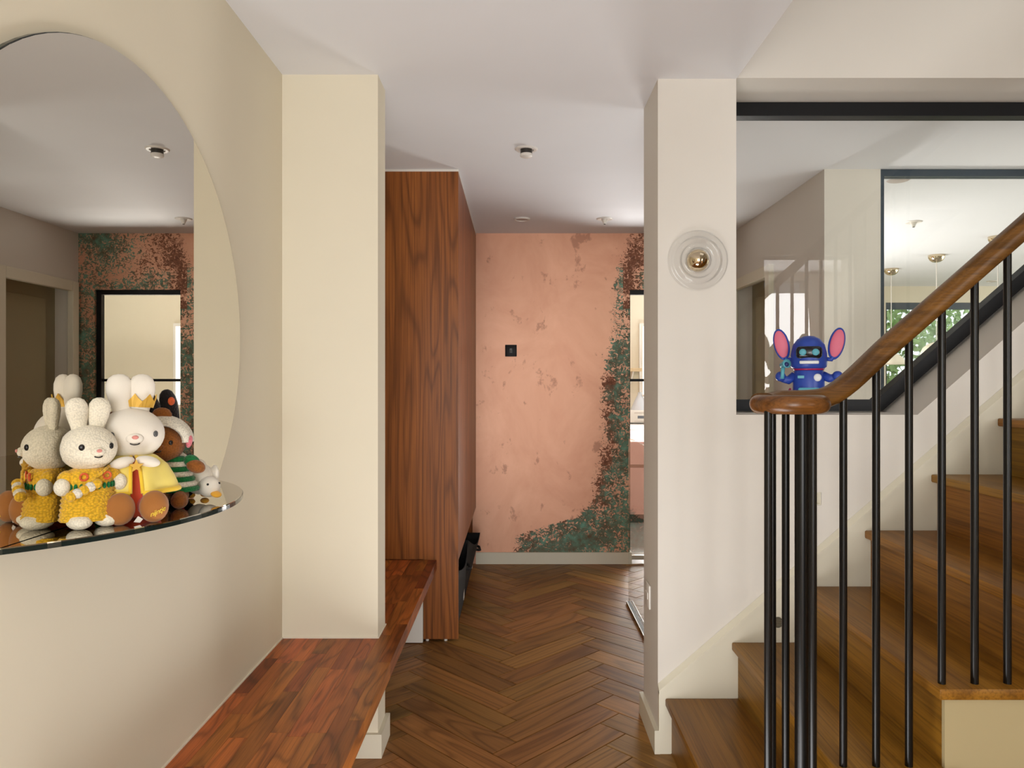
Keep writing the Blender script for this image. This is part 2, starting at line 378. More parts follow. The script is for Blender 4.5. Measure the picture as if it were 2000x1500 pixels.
# kitchen and living room shells
bm = B(); prism(bm, [(XL, 0), (2.6, 0), (2.6, CE), (XL, CE)], 7.2, 7.35); wk = struct('wall_kitchen', bm, M['wall'])
bm = B(); box(bm, 2.6, 3.99, 7.98, 8.15, 0, CE); box(bm, 5.9, 6.7, 7.98, 8.15, 0, CE); box(bm, 3.99, 5.9, 7.98, 8.15, 0, .7); box(bm, 3.99, 5.9, 7.98, 8.15, 2.13, CE); box(bm, 2.45, 2.6, 7.35, 8.15, 0, CE)
struct('wall_garden', bm, M['wall'])
bm = B(); box(bm, 6.5, 6.7, 2.8, 8.15, 0, .3); box(bm, 6.5, 6.7, 2.8, 3.8, .3, CE); box(bm, 6.5, 6.7, 7.4, 8.15, .3, CE); struct('wall_living_right', bm, M['wall'])
bm = B(); box(bm, 4.2, 6.7, 2.7, 2.81, 0, CE); struct('wall_living_front', bm, M['wall'])

# skirtings and stair string
bm = B(); box(bm, .468, .483, 2.510, 2.826, 0, .08); box(bm, .468, .487, 2.5085, 2.5105, 0, .08); struct('baseboard_right', bm, M['trim'])
bm = B(); box(bm, XL, -.456, 2.48, 2.495, 0, .08); box(bm, -.471, -.456, 2.495, 2.645, 0, .08); struct('baseboard_left', bm, M['trim'])
bm = B(); box(bm, XL, -.471, 2.491, 2.495, .400, .404); box(bm, -.471, -.467, 2.491, 2.634, .400, .404); box(bm, XL, XL+.004, 1.2, 2.491, .400, .404); struct('trim_3', bm, M['sealant'])

# steel framed doorway to the kitchen
bm = B(); box(bm, DX0, DX1, YW+.02, YW+.06, DH-.032, DH); box(bm, DX1-.035, DX1, YW+.02, YW+.06, 0, DH-.032); box(bm, DX0, DX0+.006, YW+.02, YW+.06, .09, DH-.032)
d2 = struct('door_2', bm, M['frame'])
bm = B(); box(bm, DX0+.006, DX1-.035, YW+.03, YW+.05, 1.272, 1.29); new('glazing_bar', bm, M['frame'], d2)
bm = B(); box(bm, DX0+.006, DX1-.035, YW+.03, YW+.05, .02, .05); new('bottom_rail', bm, M['steel'], d2)
bm = B(); box(bm, DX0+.006, DX1-.035, YW+.038, YW+.042, 1.29, DH-.032); new('pane', bm, M['glass'], d2)
bm = B(); box(bm, DX0+.006, DX1-.035, YW+.038, YW+.042, .05, 1.272); new('pane', bm, M['glass'], d2)

# internal window beside the stairs: sloping frame and one large pane
FY0, FY1 = 2.745, 2.80
def fz(x): return 1.159 + SL*(x-1.358)
fx_top = 1.358 + (2.31-1.159)/SL
ft = .044; nt = ft*math.sqrt(1+SL*SL)
win = bpy.data.objects.new('window_1', None); C.objects.link(win); win['kind'] = 'structure'; win.location = (.752, FY0, 1.155)
bm = B(); box(bm, .752, fx_top+.05, FY0, FY1, 2.258, 2.309, .002); wpart('head_rail', bm, M['frame'], win)
bm = B(); prism(bm, [(.752, 1.157), (1.358, 1.157), (1.358-.02, 1.157+ft), (.752, 1.157+ft)], FY0, FY1); wpart('bottom_rail', bm, M['frame'], win)
bm = B(); prism(bm, [(1.358, 1.157), (fx_top, 2.308), (fx_top-nt/SL*1.0, 2.308), (1.338, 1.157+ft)], FY0, FY1); wpart('sloping_rail', bm, M['frame'], win)
bm = B(); box(bm, .752, .79, FY0, FY1, 1.157+ft, 2.258); wpart('side_rail', bm, M['frame'], win)
bm = B(); prism(bm, [(.79, 1.195), (1.33, 1.195), (2.58, 2.27), (.79, 2.27)], 2.772, 2.778); wpart('pane', bm, M['glass'], win)

# slate-framed glazing between passage and living room
win2 = bpy.data.objects.new('window_2', None); C.objects.link(win2); win2['kind'] = 'structure'; win2.location = (1.775, 3.6, 0)
bm = B(); box(bm, 1.775, 6.4, 3.6, 3.65, 2.272, CE-.002); wpart('head_rail', bm, M['frame_blue'], win2)
for x in (1.775, 3.9, 6.0): bm = B(); box(bm, x, x+.017, 3.6, 3.65, 0, 2.272); wpart('mullion', bm, M['frame_blue'], win2)
for a, b in ((1.792, 3.9), (3.917, 6.0)): bm = B(); box(bm, a, b, 3.622, 3.628, .03, 2.272); wpart('pane', bm, M['glass'], win2)
# garden window
win3 = bpy.data.objects.new('window_3', None); C.objects.link(win3); win3['kind'] = 'structure'; win3.location = (3.99, 8.0, .7)
bm = B(); box(bm, 3.99, 5.9, 8.0, 8.06, 2.06, 2.13); wpart('blind_box', bm, M['frame_blue'], win3)
bm = B(); box(bm, 3.99, 5.9, 8.02, 8.07, .7, .74); wpart('bottom_rail', bm, M['frame'], win3)
for x in (3.99, 4.95, 5.87): bm = B(); box(bm, x, x+.03, 8.02, 8.07, .74, 2.06); wpart('mullion', bm, M['frame'], win3)
for a, b in ((4.02, 4.95), (4.98, 5.87)): bm = B(); box(bm, a, b, 8.045, 8.05, .74, 2.06); wpart('pane', bm, M['glass'], win3)
# kitchen window: a frame on solid wall, its pale pane emits the daylight itself
bm = B(); box(bm, 1.19, 1.78, 7.17, 7.2, 1.02, 1.84); box(bm, 1.215, 1.755, 7.165, 7.175, 1.045, 1.815); win4 = struct('window_4', bm, M['white'])
t = NT('glowing_pane', .8, 0, (250, 248, 240)); t.b.inputs['Emission Color'].default_value = (1, .98, .94, 1); t.b.inputs['Emission Strength'].default_value = 1.2
bm = B(); box(bm, 1.22, 1.75, 7.155, 7.165, 1.05, 1.81); new('lit_pane', bm, t.m, win4)

# ------------------------------------------------------------------ bench
bench = thing('wall_bench', 'long walnut block bench top running along the left wall past the pier', 'bench', (-.6, 2.0, 0))
rows = []
wa = (.471-.795)/-7
for i in range(7): rows.append((XL+i*wa, XL+(i+1)*wa, True))
for i in range(2): rows.append((-.471+i*.0395, -.471+(i+1)*.0395, False))
for x0, x1, brk in rows:
    y = 1.15; spans = [(1.15, 2.495), (2.63, 3.592)] if brk else [(1.15, 3.592)]
    for a, b in spans:
        y = a; first = True
        while y < b-.001:
            ln = R.uniform(.1, .45) if first else R.uniform(.24, .5); first = False
            e = min(b, y+ln)
            if b-e < .1: e = b
            bm = B(); g = .00025
            bx = box(bm, -(x1-x0)/2+g, (x1-x0)/2-g, -(e-y)/2+g, (e-y)/2-g, -.024, .024)
            o = new('stave', bm, M['walnut_block'], bench); o.location = ((x0+x1)/2+.6, (y+e)/2-2.0, .376)
            y = e
bm = B(); box(bm, -.78, -.4575, 3.572, 3.590, .004, .352); wpart('support_panel', bm, M['white'], bench, label='white support panel under the far end of the bench')

# ------------------------------------------------------------------ wardrobe
ward = thing('wardrobe', 'tall walnut veneer wardrobe built in beside the copper wall', 'wardrobe', (-.54, 4.35, 0))
bm = B(); box(bm, -.78, -.2875, 3.6, 3.622, .402, CE-.012); box(bm, -.4575, -.2875, 3.6, 3.622, .012, .402); wpart('end_panel', bm, M['walnut'], ward)
bm = B(); box(bm, -.78, -.31, 3.622, 5.145, .39, .41); box(bm, -.78, -.74, 3.622, 5.145, .012, CE-.012); box(bm, -.74, -.31, 5.12, 5.145, .012, CE-.012); box(bm, -.74, -.31, 3.622, 5.12, .012, .03); box(bm, -.74, -.31, 3.622, 5.12, CE-.03, CE-.012); wpart('carcass', bm, M['walnut'], ward)
dn = 3
for i in range(dn):
    a = 3.624 + i*(5.143-3.624)/dn; b = 3.624+(i+1)*(5.143-3.624)/dn
    bm = B(); box(bm, -.309, -.2875, a+.001, b-.001, .393, CE-.014, .001); wpart('door', bm, M['walnut'], ward)
bm = B(); box(bm, -.78, -.286, 3.599, 3.61, CE-.012, CE-.001); box(bm, -.298, -.286, 3.61, 5.148, CE-.012, CE-.001); wpart('cornice_strip', bm, M['white'], ward, label='thin white filler strip under the ceiling')
for (x, y) in ((-.44, 3.615), (-.35, 3.615), (-.35, 5.1), (-.7, 5.1)):
    bm = B(); lathe(bm, [(.008, 0), (.008, .012)], 12, Matrix.Translation((x, y, 0))); wpart('foot', bm, M['off'], ward)

def bin_(y0, y1, lean, h0, h1, label):
    t = thing('storage_bin', label, 'storage bin', (-.46, (y0+y1)/2, .03), 0, 'black fabric bins under the wardrobe')
    def wall(bm, a, b, c, d, th=.004): return box(bm, a, b, c, d, 0, 0)
    bm = B(); n = 10; x0, x1 = -.62, -.302
    out = []
    # front wall bulging and leaning towards the hall, its top edge sagging
    grid = []
    for i in range(n+1):
        s = i/n; y = y0+(y1-y0)*s
        col = []
        for k in range(6):
            u = k/5; top = h0+(h1-h0)*s - .05*math.sin(PI*s)
            col.append(bm.verts.new((x1 + lean*u*(.35+.65*s) + .012*math.sin(PI*s)*u, y, .031+top*u)))
        grid.append(col)
    for i in range(n):
        for k in range(5): bm.faces.new((grid[i][k], grid[i+1][k], grid[i+1][k+1], grid[i][k+1]))
    for s, col in ((y0, grid[0]), (y1, grid[-1])):
        bk = [bm.verts.new((x0, s, v.co.z)) for v in col]
        for k in range(5): bm.faces.new((col[k], col[k+1], bk[k+1], bk[k]))
    q = [bm.verts.new(p) for p in ((x0, y0, .031), (x0, y1, .031), (x0, y1, .031+h1), (x0, y0, .031+h0))]; bm.faces.new(q)
    q = [bm.verts.new(p) for p in ((x0, y0, .032), (x1, y0, .032), (x1, y1, .032), (x0, y1, .032))]; bm.faces.new(q)
    bmesh.ops.remove_doubles(bm, verts=bm.verts, dist=.0005)
    o = wpart('body', bm, M['black_fab'], t, smooth=True)
    m = o.modifiers.new('thickness', 'SOLIDIFY'); m.thickness = .005; m.offset = -1
    ym = y1-.06; zz = .031+.62*h1
    bm = B(); xm = x1+lean*.55+.006
    tube(bm, [(xm-.004, ym-.05, zz), (xm+.012, ym-.045, zz-.004), (xm+.02, ym, zz-.014), (xm+.012, ym+.045, zz-.004), (xm-.004, ym+.05, zz)], .009, 8); wpart('pull_loop', bm, M['black_fab'], t, smooth=True)
    bm = B(); xm2 = x1+lean*.12+.002; box(bm, xm2, xm2+.002, y1-.16, y1-.1, .06, .11); wpart('tag', bm, M['off'], t, label='small white label tag')
bin_(3.66, 4.24, .02, .30, .31, 'near black fabric bin with a white tag under the wardrobe doors')
bin_(4.27, 4.93, .055, .32, .23, 'far black fabric bin bulging out beside the copper wall')

# ------------------------------------------------------------------ staircase
RISE = .1905; GO = .226; X1 = .504; YN = 1.668; YF = 2.510
st = thing('staircase', 'closed oak staircase with brown treads climbing to the right beside the wall', 'staircase', (.9, 2.1, 0))
NS = 11
for k in range(1, NS+1):
    xn = X1 + GO*(k-1); z = RISE*k
    near = 1.50 if k == 1 else YN
    xe = xn + GO + .03
    bm = B(); box(bm, xn, xe, near, YF, z-.027, z, .005); o = wpart('tread', bm, M['stair_oak'], st, smooth=True)
    bm = B(); box(bm, xn+.022, xn+.04, near+.031, YF, z-RISE+(0.0 if k > 1 else 0), z-.027); wpart('riser', bm, M['stair_oak'], st)
# cream panel closing the near side, stepped under the treads
pts = [(X1+GO*2+.022, 0)]
for k in range(3, NS+1):
    xk = X1+GO*(k-1)+.022; pts += [(xk, RISE*k-.027), (xk+GO, RISE*k-.027)]
pts.append((pts[-1][0], 0))
bm = B(); pp = []
for p in pts:
    if not pp or (abs(p[0]-pp[-1][0])+abs(p[1]-pp[-1][1])) > 1e-6: pp.append(p)
prism(bm, pp, YN+.018, YN+.03); wpart('side_panel', bm, M['panel'], st)
# wall string with a rounded top
xa, za, sl = .483, .228, .86
def strg(y0, y1, lo, up): return None
bm = B(); xe = 3.2
prism(bm, [(xa, 0), (xa+.04, 0), (xe, sl*(xe-xa)-.1), (xe, za+sl*(xe-xa)-.02), (xa+.0, za-.02)], YF, YS-.001); wpart('wall_string', bm, M['trim'], st)
bm = B(); prism(bm, [(xa, za-.024), (xe, za+sl*(xe-xa)-.024), (xe, za+sl*(xe-xa)-.012), (xa, za-.012)], YF-.004, YS-.001, back=[(xa, za-.024), (xe, za+sl*(xe-xa)-.024), (xe, za+sl*(xe-xa)+.004), (xa, za+.004)]); wpart('string_moulding', bm, M['trim'], st)

# ------------------------------------------------------------------ balustrade
bal = thing('balustrade', 'stair balustrade with polished brown handrail and slim black balusters', 'balustrade', (.606, 1.64, RISE))
RY = 1.70
def zb(x):                                          # underside of the handrail
    s = 1.4244 + .876*(x-.9776)
    lo = 1.1985
    k = .03                                         # smooth maximum towards the level volute
    return .5*(s+lo+math.sqrt((s-lo)**2+k*k*.6))
def sweep(bm, path, prof):
    rows = []; n = len(path)
    for i, p in enumerate(path):
        d = (path[min(i+1, n-1)]-path[max(i-1, 0)]).normalized(); side = d.cross(Vector((0, 0, 1))).normalized(); up = side.cross(d)
        rows.append([bm.verts.new(p + side*a + up*b) for a, b in prof])
    m = len(prof)
    for a, b in zip(rows, rows[1:]):
        for k in range(m): bm.faces.new((a[k], a[(k+1) % m], b[(k+1) % m], b[k]))
    bm.faces.new(rows[0][::-1]); bm.faces.new(rows[-1])
prof = []
for k in range(20):
    a = 2*PI*k/20; prof.append((.0275*math.copysign(abs(math.cos(a))**.72, math.cos(a)), .0235*math.copysign(abs(math.sin(a))**.72, math.sin(a))))
path = [Vector((.606+.058*math.sin(t), 1.64+.058*math.cos(t), 1.218)) for t in [-1.2, -.8, -.4]]
path += [Vector((x, RY-.002*max(0, min(1, (.7-x)/.1)), zb(x)+.0235/math.cos(math.atan(.876))*min(1, max(.75, (x-.55)/.3)))) for x in [.606+.02*i for i in range(0, 16)]]
path += [Vector((x, RY, zb(x)+.0235/math.cos(math.atan(.876)))) for x in (.96, 1.2, 1.6, 2.0, 2.5)]
bm = B(); sweep(bm, path, prof); wpart('handrail', bm, M['rail'], bal, smooth='all')
# volute: a thick scroll with a rounded edge and a shallow groove
bm = B(); rr, hh = .0855, .0205
pr = [(0, -hh)] + [(rr-.0205+.0205*math.cos(a), hh*math.sin(a)) for a in [(-PI/2)+PI*i/12 for i in range(13)]] + [(.03, hh-.0008), (0, hh)]
lathe(bm, pr, 40, Matrix.Translation((.606, 1.64, 1.217))); wpart('volute', bm, M['rail'], bal, smooth='all')
def post(name, x, y, z0, z1, r):
    bm = B(); lathe(bm, [(r, 0), (r, z1-z0)], 16); o = new(name, bm, M['iron'], bal, smooth=True); o.location = (x-.606, y-1.64, z0-RISE); return o
for x, y in ((.5455, 1.602), (.5815, 1.681), (.6155, 1.690), (.6455, 1.61)): post('baluster', x, y, RISE, 1.205, .0086)
post('newel_post', .6365, 1.648, RISE, 1.205, .0155)
for i in range(18):
    x = .752 + i*.0757
    k = 1 + int((x-X1)/GO+1e-6)
    post('baluster', x, RY, RISE*k, zb(x)+.012, .0086)

# ------------------------------------------------------------------ wall mirror with folded shelf
MY, MZ, MA, MB, SZ = 1.512, 1.384, .572, .535, 1.014
mt = thing('wall_mirror', 'large round frameless mirror on the left wall with a folded mirrored shelf', 'mirror', (XL, MY, SZ))
a0 = math.asin((SZ-MZ)/MB)
pts = [(MY+MA*math.cos(a0+(PI-2*a0)*i/72), MZ+MB*math.sin(a0+(PI-2*a0)*i/72)) for i in range(73)]
bm = B(); prism(bm, pts, XL+.0005, XL+.009, 'x'); wpart('backing', bm, M['mirror_edge'], mt, label='dark green glass edge')
ins = [(MY+(p[0]-MY)*.9975, MZ+(p[1]-MZ)*.9975) for p in pts]
bm = B(); prism(bm, ins, XL+.009, XL+.0125, 'x'); wpart('mirror_pane', bm, M['mirror'], mt)
SR, dd = .520, .322
def shelf_pts(e):
    t1 = math.acos(dd/SR); return [(XL+.0005+max(0, (SR-e)*math.cos(t)-dd), MY+(SR-e)*math.sin(t)) for t in [(-1+2*i/48)*t1 for i in range(49)]]
bm = B(); prism(bm, shelf_pts(0), SZ-.010, SZ-.002, 'z'); wpart('shelf_edge', bm, M['mirror_edge'], mt, label='dark green glass edge')
bm = B(); prism(bm, shelf_pts(.0015), SZ-.002, SZ, 'z'); wpart('shelf_pane', bm, M['mirror'], mt)

# ------------------------------------------------------------------ lamps and fittings
wl = thing('wall_light', 'round clear glass wall light with rippled rings and chrome ball on the pillar', 'wall light', (.6185, YS, 1.683))
RM = Matrix.Rotation(PI/2, 4, 'X')                 # lathe axis z -> -y (out of the wall)
bm = B(); lathe(bm, [(.0, 0), (.03, 0), (.03, .012), (0, .012)], 32, RM); new('wall_plate', bm, M['steel'], wl, smooth=True)
pr = [(.036, .030), (.042, .018), (.052, .014), (.060, .020), (.066, .027), (.074, .026), (.080, .018), (.086, .014), (.094, .017), (.1, .016), (.1035, .010)]
bm = B(); lathe(bm, [(.030, .014)] + pr + [(r, z-.0045) for r, z in pr[::-1]] + [(.030, .011)], 56, RM)
for f in [f for f in bm.faces if len(f.verts) > 8]: bm.faces.remove(f)
new('glass_dish', bm, M['glass_lamp'], wl, smooth='all', label='clear rippled glass dish')
bm = B()
bmesh.ops.create_uvsphere(bm, u_segments=40, v_segments=24, radius=.0375, matrix=Matrix.Translation((-.006, -.033, -.005)) @ Matrix.Rotation(PI/2, 4, 'X')); new('chrome_ball', bm, M['chrome'], wl, smooth='all')

DN = Matrix.Rotation(PI, 4, 'X')                    # hangs down
def fitting(name, label, cat, x, y, style, group=None):
    t = thing(name, label, cat, (x, y, CE))
    if group: t['group'] = group
    bm = B()
    if style == 'spot':
        lathe(bm, [(0, .001), (.03, .001), (.034, .006), (.046, .006), (.0515, .001), (.0515, 0), (0, 0)], 36, DN); new('flange', bm, M['off'], t, smooth=True)
        bm = B(); lathe(bm, [(.026, .001), (.026, .024), (0, .024)], 28, DN); new('collar', bm, M['fit_dark'], t, smooth=True)
        bm = B(); lathe(bm, [(0, .022), (.026, .022), (.028, .026), (.027, .034), (.018, .038), (0, .040)], 28, DN); new('cap', bm, M['off'], t, smooth=True)
    elif style == 'disc':
        lathe(bm, [(.037, .003), (.040, .009), (.048, .009), (.0525, .003), (.0525, 0), (.037, 0), (.037, .003)], 36, DN); new('ring', bm, M['off'], t, smooth=True)
        bm = B(); lathe(bm, [(0, .005), (.037, .005), (.037, .001), (0, .001)], 36, DN); new('cover', bm, M['fit_grey'], t, smooth=True)
    elif style == 'head':
        lathe(bm, [(.019, .004), (.028, .005), (.046, .007), (.053, .002), (.053, 0), (0, 0)], 36, DN); new('flange', bm, M['off'], t, smooth=True)
        bm = B(); lathe(bm, [(.021, .003), (.02, .010), (.012, .024), (.010, .034), (0, .034)], 24, DN); new('nozzle', bm, M['white'], t, smooth=True)
        bm = B(); lathe(bm, [(0, .034), (.0065, .034), (.0065, .037), (0, .037)], 16, DN); new('sensor', bm, M['fit_dark'], t, smooth=True)
    elif style == 'flush':
        lathe(bm, [(0, .003), (.05, .003), (.055, 0), (0, 0)], 36, DN); new('cover', bm, M['fit_grey'], t, smooth=True)
    return t
fitting('ceiling_detector', 'white round ceiling detector with a drum cap, first along the hall ceiling', 'ceiling detector', .041, 3.29, 'spot')
fitting('ceiling_disc', 'flat round ceiling fitting with grey centre close to the copper wall', 'ceiling fitting', .03, 4.69, 'disc')
fitting('ceiling_nozzle', 'white ceiling fitting with small tapered nozzle above the green patina', 'ceiling fitting', .557, 4.69, 'head')
fitting('ceiling_nozzle', 'white ceiling fitting with small nozzle in the bright room behind the stair window', 'ceiling fitting', 2.57, 4.78, 'head')
fitting('ceiling_grille', 'flat grey disc on the bright ceiling just inside the slate frame', 'ceiling fitting', 1.965, 3.80, 'flush')
fitting('ceiling_disc', 'small flat ceiling disc near the far garden wall, seen under the handrail', 'ceiling fitting', 4.88, 7.57, 'disc')

sw = thing('light_switch', 'black square light switch plate on the copper wall', 'light switch', (-.043, YW, 1.487))
bm = B(); box(bm, -.0405, .0405, -.008, 0, -.041, .041, .003); new('plate', bm, M['frame'], sw, smooth=True)
bm = B(); box(bm, -.009, .009, -.011, -.007, -.016, .016, .001); new('surround', bm, plain('switch_grey', (70, 74, 70), .4), sw)
bm = B(); tube(bm, [(0, -.010, 0), (0, -.020, -.007)], [.003, .004], 10); new('toggle', bm, M['steel'], sw, smooth=True)
so = thing('socket_plate', 'cream socket plate on the side of the right pillar near the skirting', 'socket', (.483, 2.706, .486))
bm = B(); box(bm, -.007, 0, -.042, .042, -.043, .043, .003); new('plate', bm, M['white'], so, smooth=True)
bm = B(); box(bm, -.009, -.006, -.02, .02, -.012, .012, .001); new('rocker', bm, M['white'], so)
sg = thing('round_vent', 'small round grey louvred vent set in the cream stair skirting', 'vent', (.887, YF-.001, .449))
bm = B(); lathe(bm, [(.0, 0), (.018, 0), (.018, .003), (.0145, .003), (.0145, .001), (0, .001)], 28, RM); new('ring', bm, plain('vent_grey', (98, 90, 74), .5), sg, smooth=True)
for i in range(6):
    z = -.0115+i*.0046; hw = math.sqrt(max(0, .0145**2-z*z)); bm = B(); box(bm, -hw, hw, -.0035, -.0005, z-.0013, z+.0013); new('louvre', bm, plain('vent_louvre', (120, 112, 92), .5) if i == 0 else bpy.data.materials['vent_louvre'], sg)
# recessed step light: a shallow tray with an angled inner face
sl_ = thing('step_light', 'small square recessed step light in the wall behind the newel post', 'step light', (1.022, YS, .866))
a = .0215
bm = B(); prism(bm, [(-a, 0), (a, 0), (a, -.0)][:2]+[(a, .028), (-a, .028)], -a, -a+.003, 'z'); box(bm, -a, a, .026, .029, -a, a); box(bm, -a, -a+.003, 0, .028, -a, a); box(bm, -a, a, 0, .028, a-.003, a); new('tray', bm, M['trim'], sl_)
bm = B(); prism(bm, [(a-.003, .002), (a-.0005, .001), (a-.0005, .026), (a-.022, .026)], -a+.003, a-.003, 'z'); new('angled_lens', bm, M['trim'], sl_)

# low glass screen beyond the right pillar
gs = thing('glass_screen', 'low clear glass screen standing in a black floor channel past the right pillar', 'glass screen', (.64, 3.6, 0))
bm = B(); box(bm, .636, .646, 2.9, 4.215, .012, .948, .001); wpart('pane', bm, M['glass'], gs)
bm = B(); box(bm, .628, .66, 2.9, 4.225, .001, .012); wpart('channel', bm, M['frame'], gs, label='black floor channel')
for x in (.6255, .660): bm = B(); box(bm, x, x+.0025, 2.9, 4.225, .001, .014); wpart('channel_edge', bm, M['steel'], gs, label='silver channel edge')

# ------------------------------------------------------------------ kitchen seen through the doorway
kc = thing('kitchen_cabinet', 'pale pink kitchen cabinets under a white worktop beyond the copper wall doorway', 'cabinet', (1.3, 6.9, 0))
bm = B(); box(bm, .6, 2.55, 6.62, 7.19, .08, .845); wpart('carcass', bm, M['pink'], kc)
bm = B(); box(bm, .6, 2.55, 6.66, 7.19, 0, .08); wpart('plinth', bm, M['frame'], kc)
for i in range(3):
    x0 = .6+i*.65; bm = B(); box(bm, x0+.003, x0+.647, 6.595, 6.62, .085, .50, .002); wpart('drawer', bm, M['pink'], kc)
    bm = B(); box(bm, x0+.003, x0+.647, 6.595, 6.62, .53, .84, .002); wpart('drawer', bm, M['pink'], kc)
bm = B(); box(bm, .6, 2.55, 6.605, 6.619, .502, .528); wpart('finger_groove', bm, M['groove'], kc, label='brown finger groove')
kt = thing('worktop', 'white stone worktop on the pink kitchen cabinets', 'worktop', (1.3, 6.9, .85))
bm = B(); box(bm, .55, 2.55, 6.57, 7.195, .846, .886, .003); wpart('slab', bm, M['top'], kt)
ap = thing('countertop_appliance', 'white countertop appliance with a clear cone on top on the kitchen worktop', 'appliance', (1.12, 6.85, .886))
bm = B(); box(bm, -.14, .16, -.12, .12, .008, .125, .02); new('body', bm, M['white'], ap, smooth=True)
bm = B(); box(bm, -.02, .14, -.124, -.119, .05, .075, .002); new('display', bm, plain('display_grey', (92, 100, 112), .3), ap, label='dark grey control strip')
for z in (.1, .022): bm = B(); box(bm, -.05, .15, -.1225, -.119, z, z+.004); new('vent_slot', bm, M['fit_grey'], ap)
bm = B(); lathe(bm, [(.085, .12), (.08, .14), (.05, .21), (.018, .27), (.02, .285), (0, .29)], 24, Matrix.Translation((.02, 0, 0))); new('clear_cone', bm, plain('frosted_clear', (214, 220, 228), .15), ap, smooth=True)
bm = B(); tube(bm, [(.12, -.05, .12), (.13, -.06, .2), (.1, -.05, .25), (.04, -.02, .26)], .011, 10); new('spout', bm, M['white'], ap, smooth=True)
sh = thing('wall_shelf', 'pale wooden shelf on the kitchen wall above the worktop', 'shelf', (1.0, 7.1, 1.39))
bm = B(); box(bm, .5, 1.185, 7.0, 7.197, 1.37, 1.402, .002); wpart('board', bm, M['shelfwood'], sh)
for x in (.6, 1.1): bm = B(); prism(bm, [(7.02, 1.37), (7.197, 1.37), (7.197, 1.25)], x, x+.015, 'x'); wpart('bracket', bm, M['white'], sh)

# ------------------------------------------------------------------ living room pendants
for i, (y, zsh, lab) in enumerate(((6.76, 1.46, 'cream dome pendant lamp on a thin cord, farthest of the row'), (6.03, 1.52, 'cream dome pendant lamp on a thin cord, middle of the row'), (5.26, 1.52, 'cream dome pendant lamp on a thin cord, its canopy half behind the handrail'))):
    p = thing('pendant_lamp', lab, 'pendant lamp', (3.43, y, CE), 0, 'pendant lamps in the living room')
    bm = B(); lathe(bm, [(.064, 0), (.062, .02), (.05, .042), (.03, .056), (0, .062)], 28, DN); new('canopy', bm, M['chrome'], p, smooth='all', label='polished dome canopy')
    bm = B(); tube(bm, [(0, 0, -.05), (0, 0, -(CE-zsh)+.06)], .0035, 8); new('cord', bm, M['off'], p)
    bm = B(); h = zsh-CE
    lathe(bm, [(.02, h+.075), (.06, h+.062), (.1, h+.03), (.118, h-.01), (.12, h-.03), (.115, h-.03), (.11, h-.01), (.09, h+.02), (.05, h+.05), (.0, h+.06)], 32); new('shade', bm, plain('shade_cream_%d' % i, (246, 238, 216), .6), p, smooth='all')
    bm = B(); ell(bm, (0, 0, h+.02), (.022, .022, .028)); t = NT('bulb_%d' % i, .4, 0, (255, 245, 225)); t.b.inputs['Emission Color'].default_value = (1, .85, .6, 1); t.b.inputs['Emission Strength'].default_value = 3; new('bulb', bm, t.m, p, smooth='all')

# ------------------------------------------------------------------ garden
bm = B(); box(bm, -10, 40, 8.3, 60, -.6, -.3); struct('ground', bm, plain('lawn', (110, 130, 70), .9))
def tree(x, y, h, r, label, seed, col):
    rr = random.Random(seed); t = thing('garden_tree', label, 'tree', (x, y, -.3), 0, 'trees beyond the garden window')
    bm = B(); tube(bm, [(0, 0, 0), (.05, 0, h*.4), (-.05, .05, h*.8)], [.12, .09, .04], 8); new('trunk', bm, plain('bark_%d' % seed, (92, 76, 58), .9), t)
    bm = B()
    for _ in range(2600):
        while True:
            p = Vector((rr.uniform(-1, 1), rr.uniform(-1, 1), rr.uniform(-1, 1)))
            if .25 < p.length < 1: break
        c = Vector((p.x*r, p.y*r, h*.62+p.z*h*.42)); m = Euler((rr.uniform(0, 6), rr.uniform(0, 6), rr.uniform(0, 6))).to_matrix(); s = rr.uniform(.05, .1)
        bm.faces.new([bm.verts.new(c+m@Vector(q)*s) for q in ((-1, 0, 0), (0, -.5, .1), (1, 0, 0), (0, .5, .1))])
    nt = NT('leaf_%d' % seed, .7, 0, col); nt.base(nt.mix(nt.noise(nt.coord(), 6, 2), lin(tuple(c*.6 for c in col)), lin(tuple(min(255, c*1.25) for c in col))))
    nt.b.inputs['Subsurface Weight'].default_value = 0
    new('foliage', bm, nt.m, t, kind='stuff')
tree(5.4, 11.6, 3.6, 1.4, 'leafy green tree outside the far left half of the garden window', 3, (150, 178, 110))
tree(8.9, 13.2, 4.2, 1.7, 'pale green tree standing outside beyond the right half of the garden window', 5, (168, 192, 130))
tree(7.1, 10.2, 1.9, .8, 'low bushy shrub close outside the garden window', 9, (140, 172, 100))

# ------------------------------------------------------------------ soft toys on the mirror shelf
K = {}
K['cream'] = knit('knit_cream', (247, 238, 216), 300, .3, .92); K['yellow'] = knit('knit_yellow', (245, 192, 52), 210, .55, .85); K['brown'] = knit('knit_brown', (152, 92, 42), 260); K['black'] = knit('knit_black', (36, 31, 30), 260)
K['green'] = knit('knit_green', (34, 122, 66), 240); K['ivory'] = knit('knit_ivory', (240, 232, 214), 260); K['red'] = knit('knit_red', (196, 40, 48), 200); K['orange'] = knit('knit_orange', (240, 110, 60), 260); K['pinkk'] = knit('knit_pink', (232, 130, 140), 260)
K['plush'] = plush('plush_white', (240, 232, 218)); K['cape'] = plush('cape_pale_yellow', (248, 226, 122)); K['capetrim'] = plush('cape_gold_yellow', (248, 208, 66)); K['coral'] = plush('coral_dress', (246, 106, 74)); K['tan'] = plush('tan_felt', (168, 110, 58))
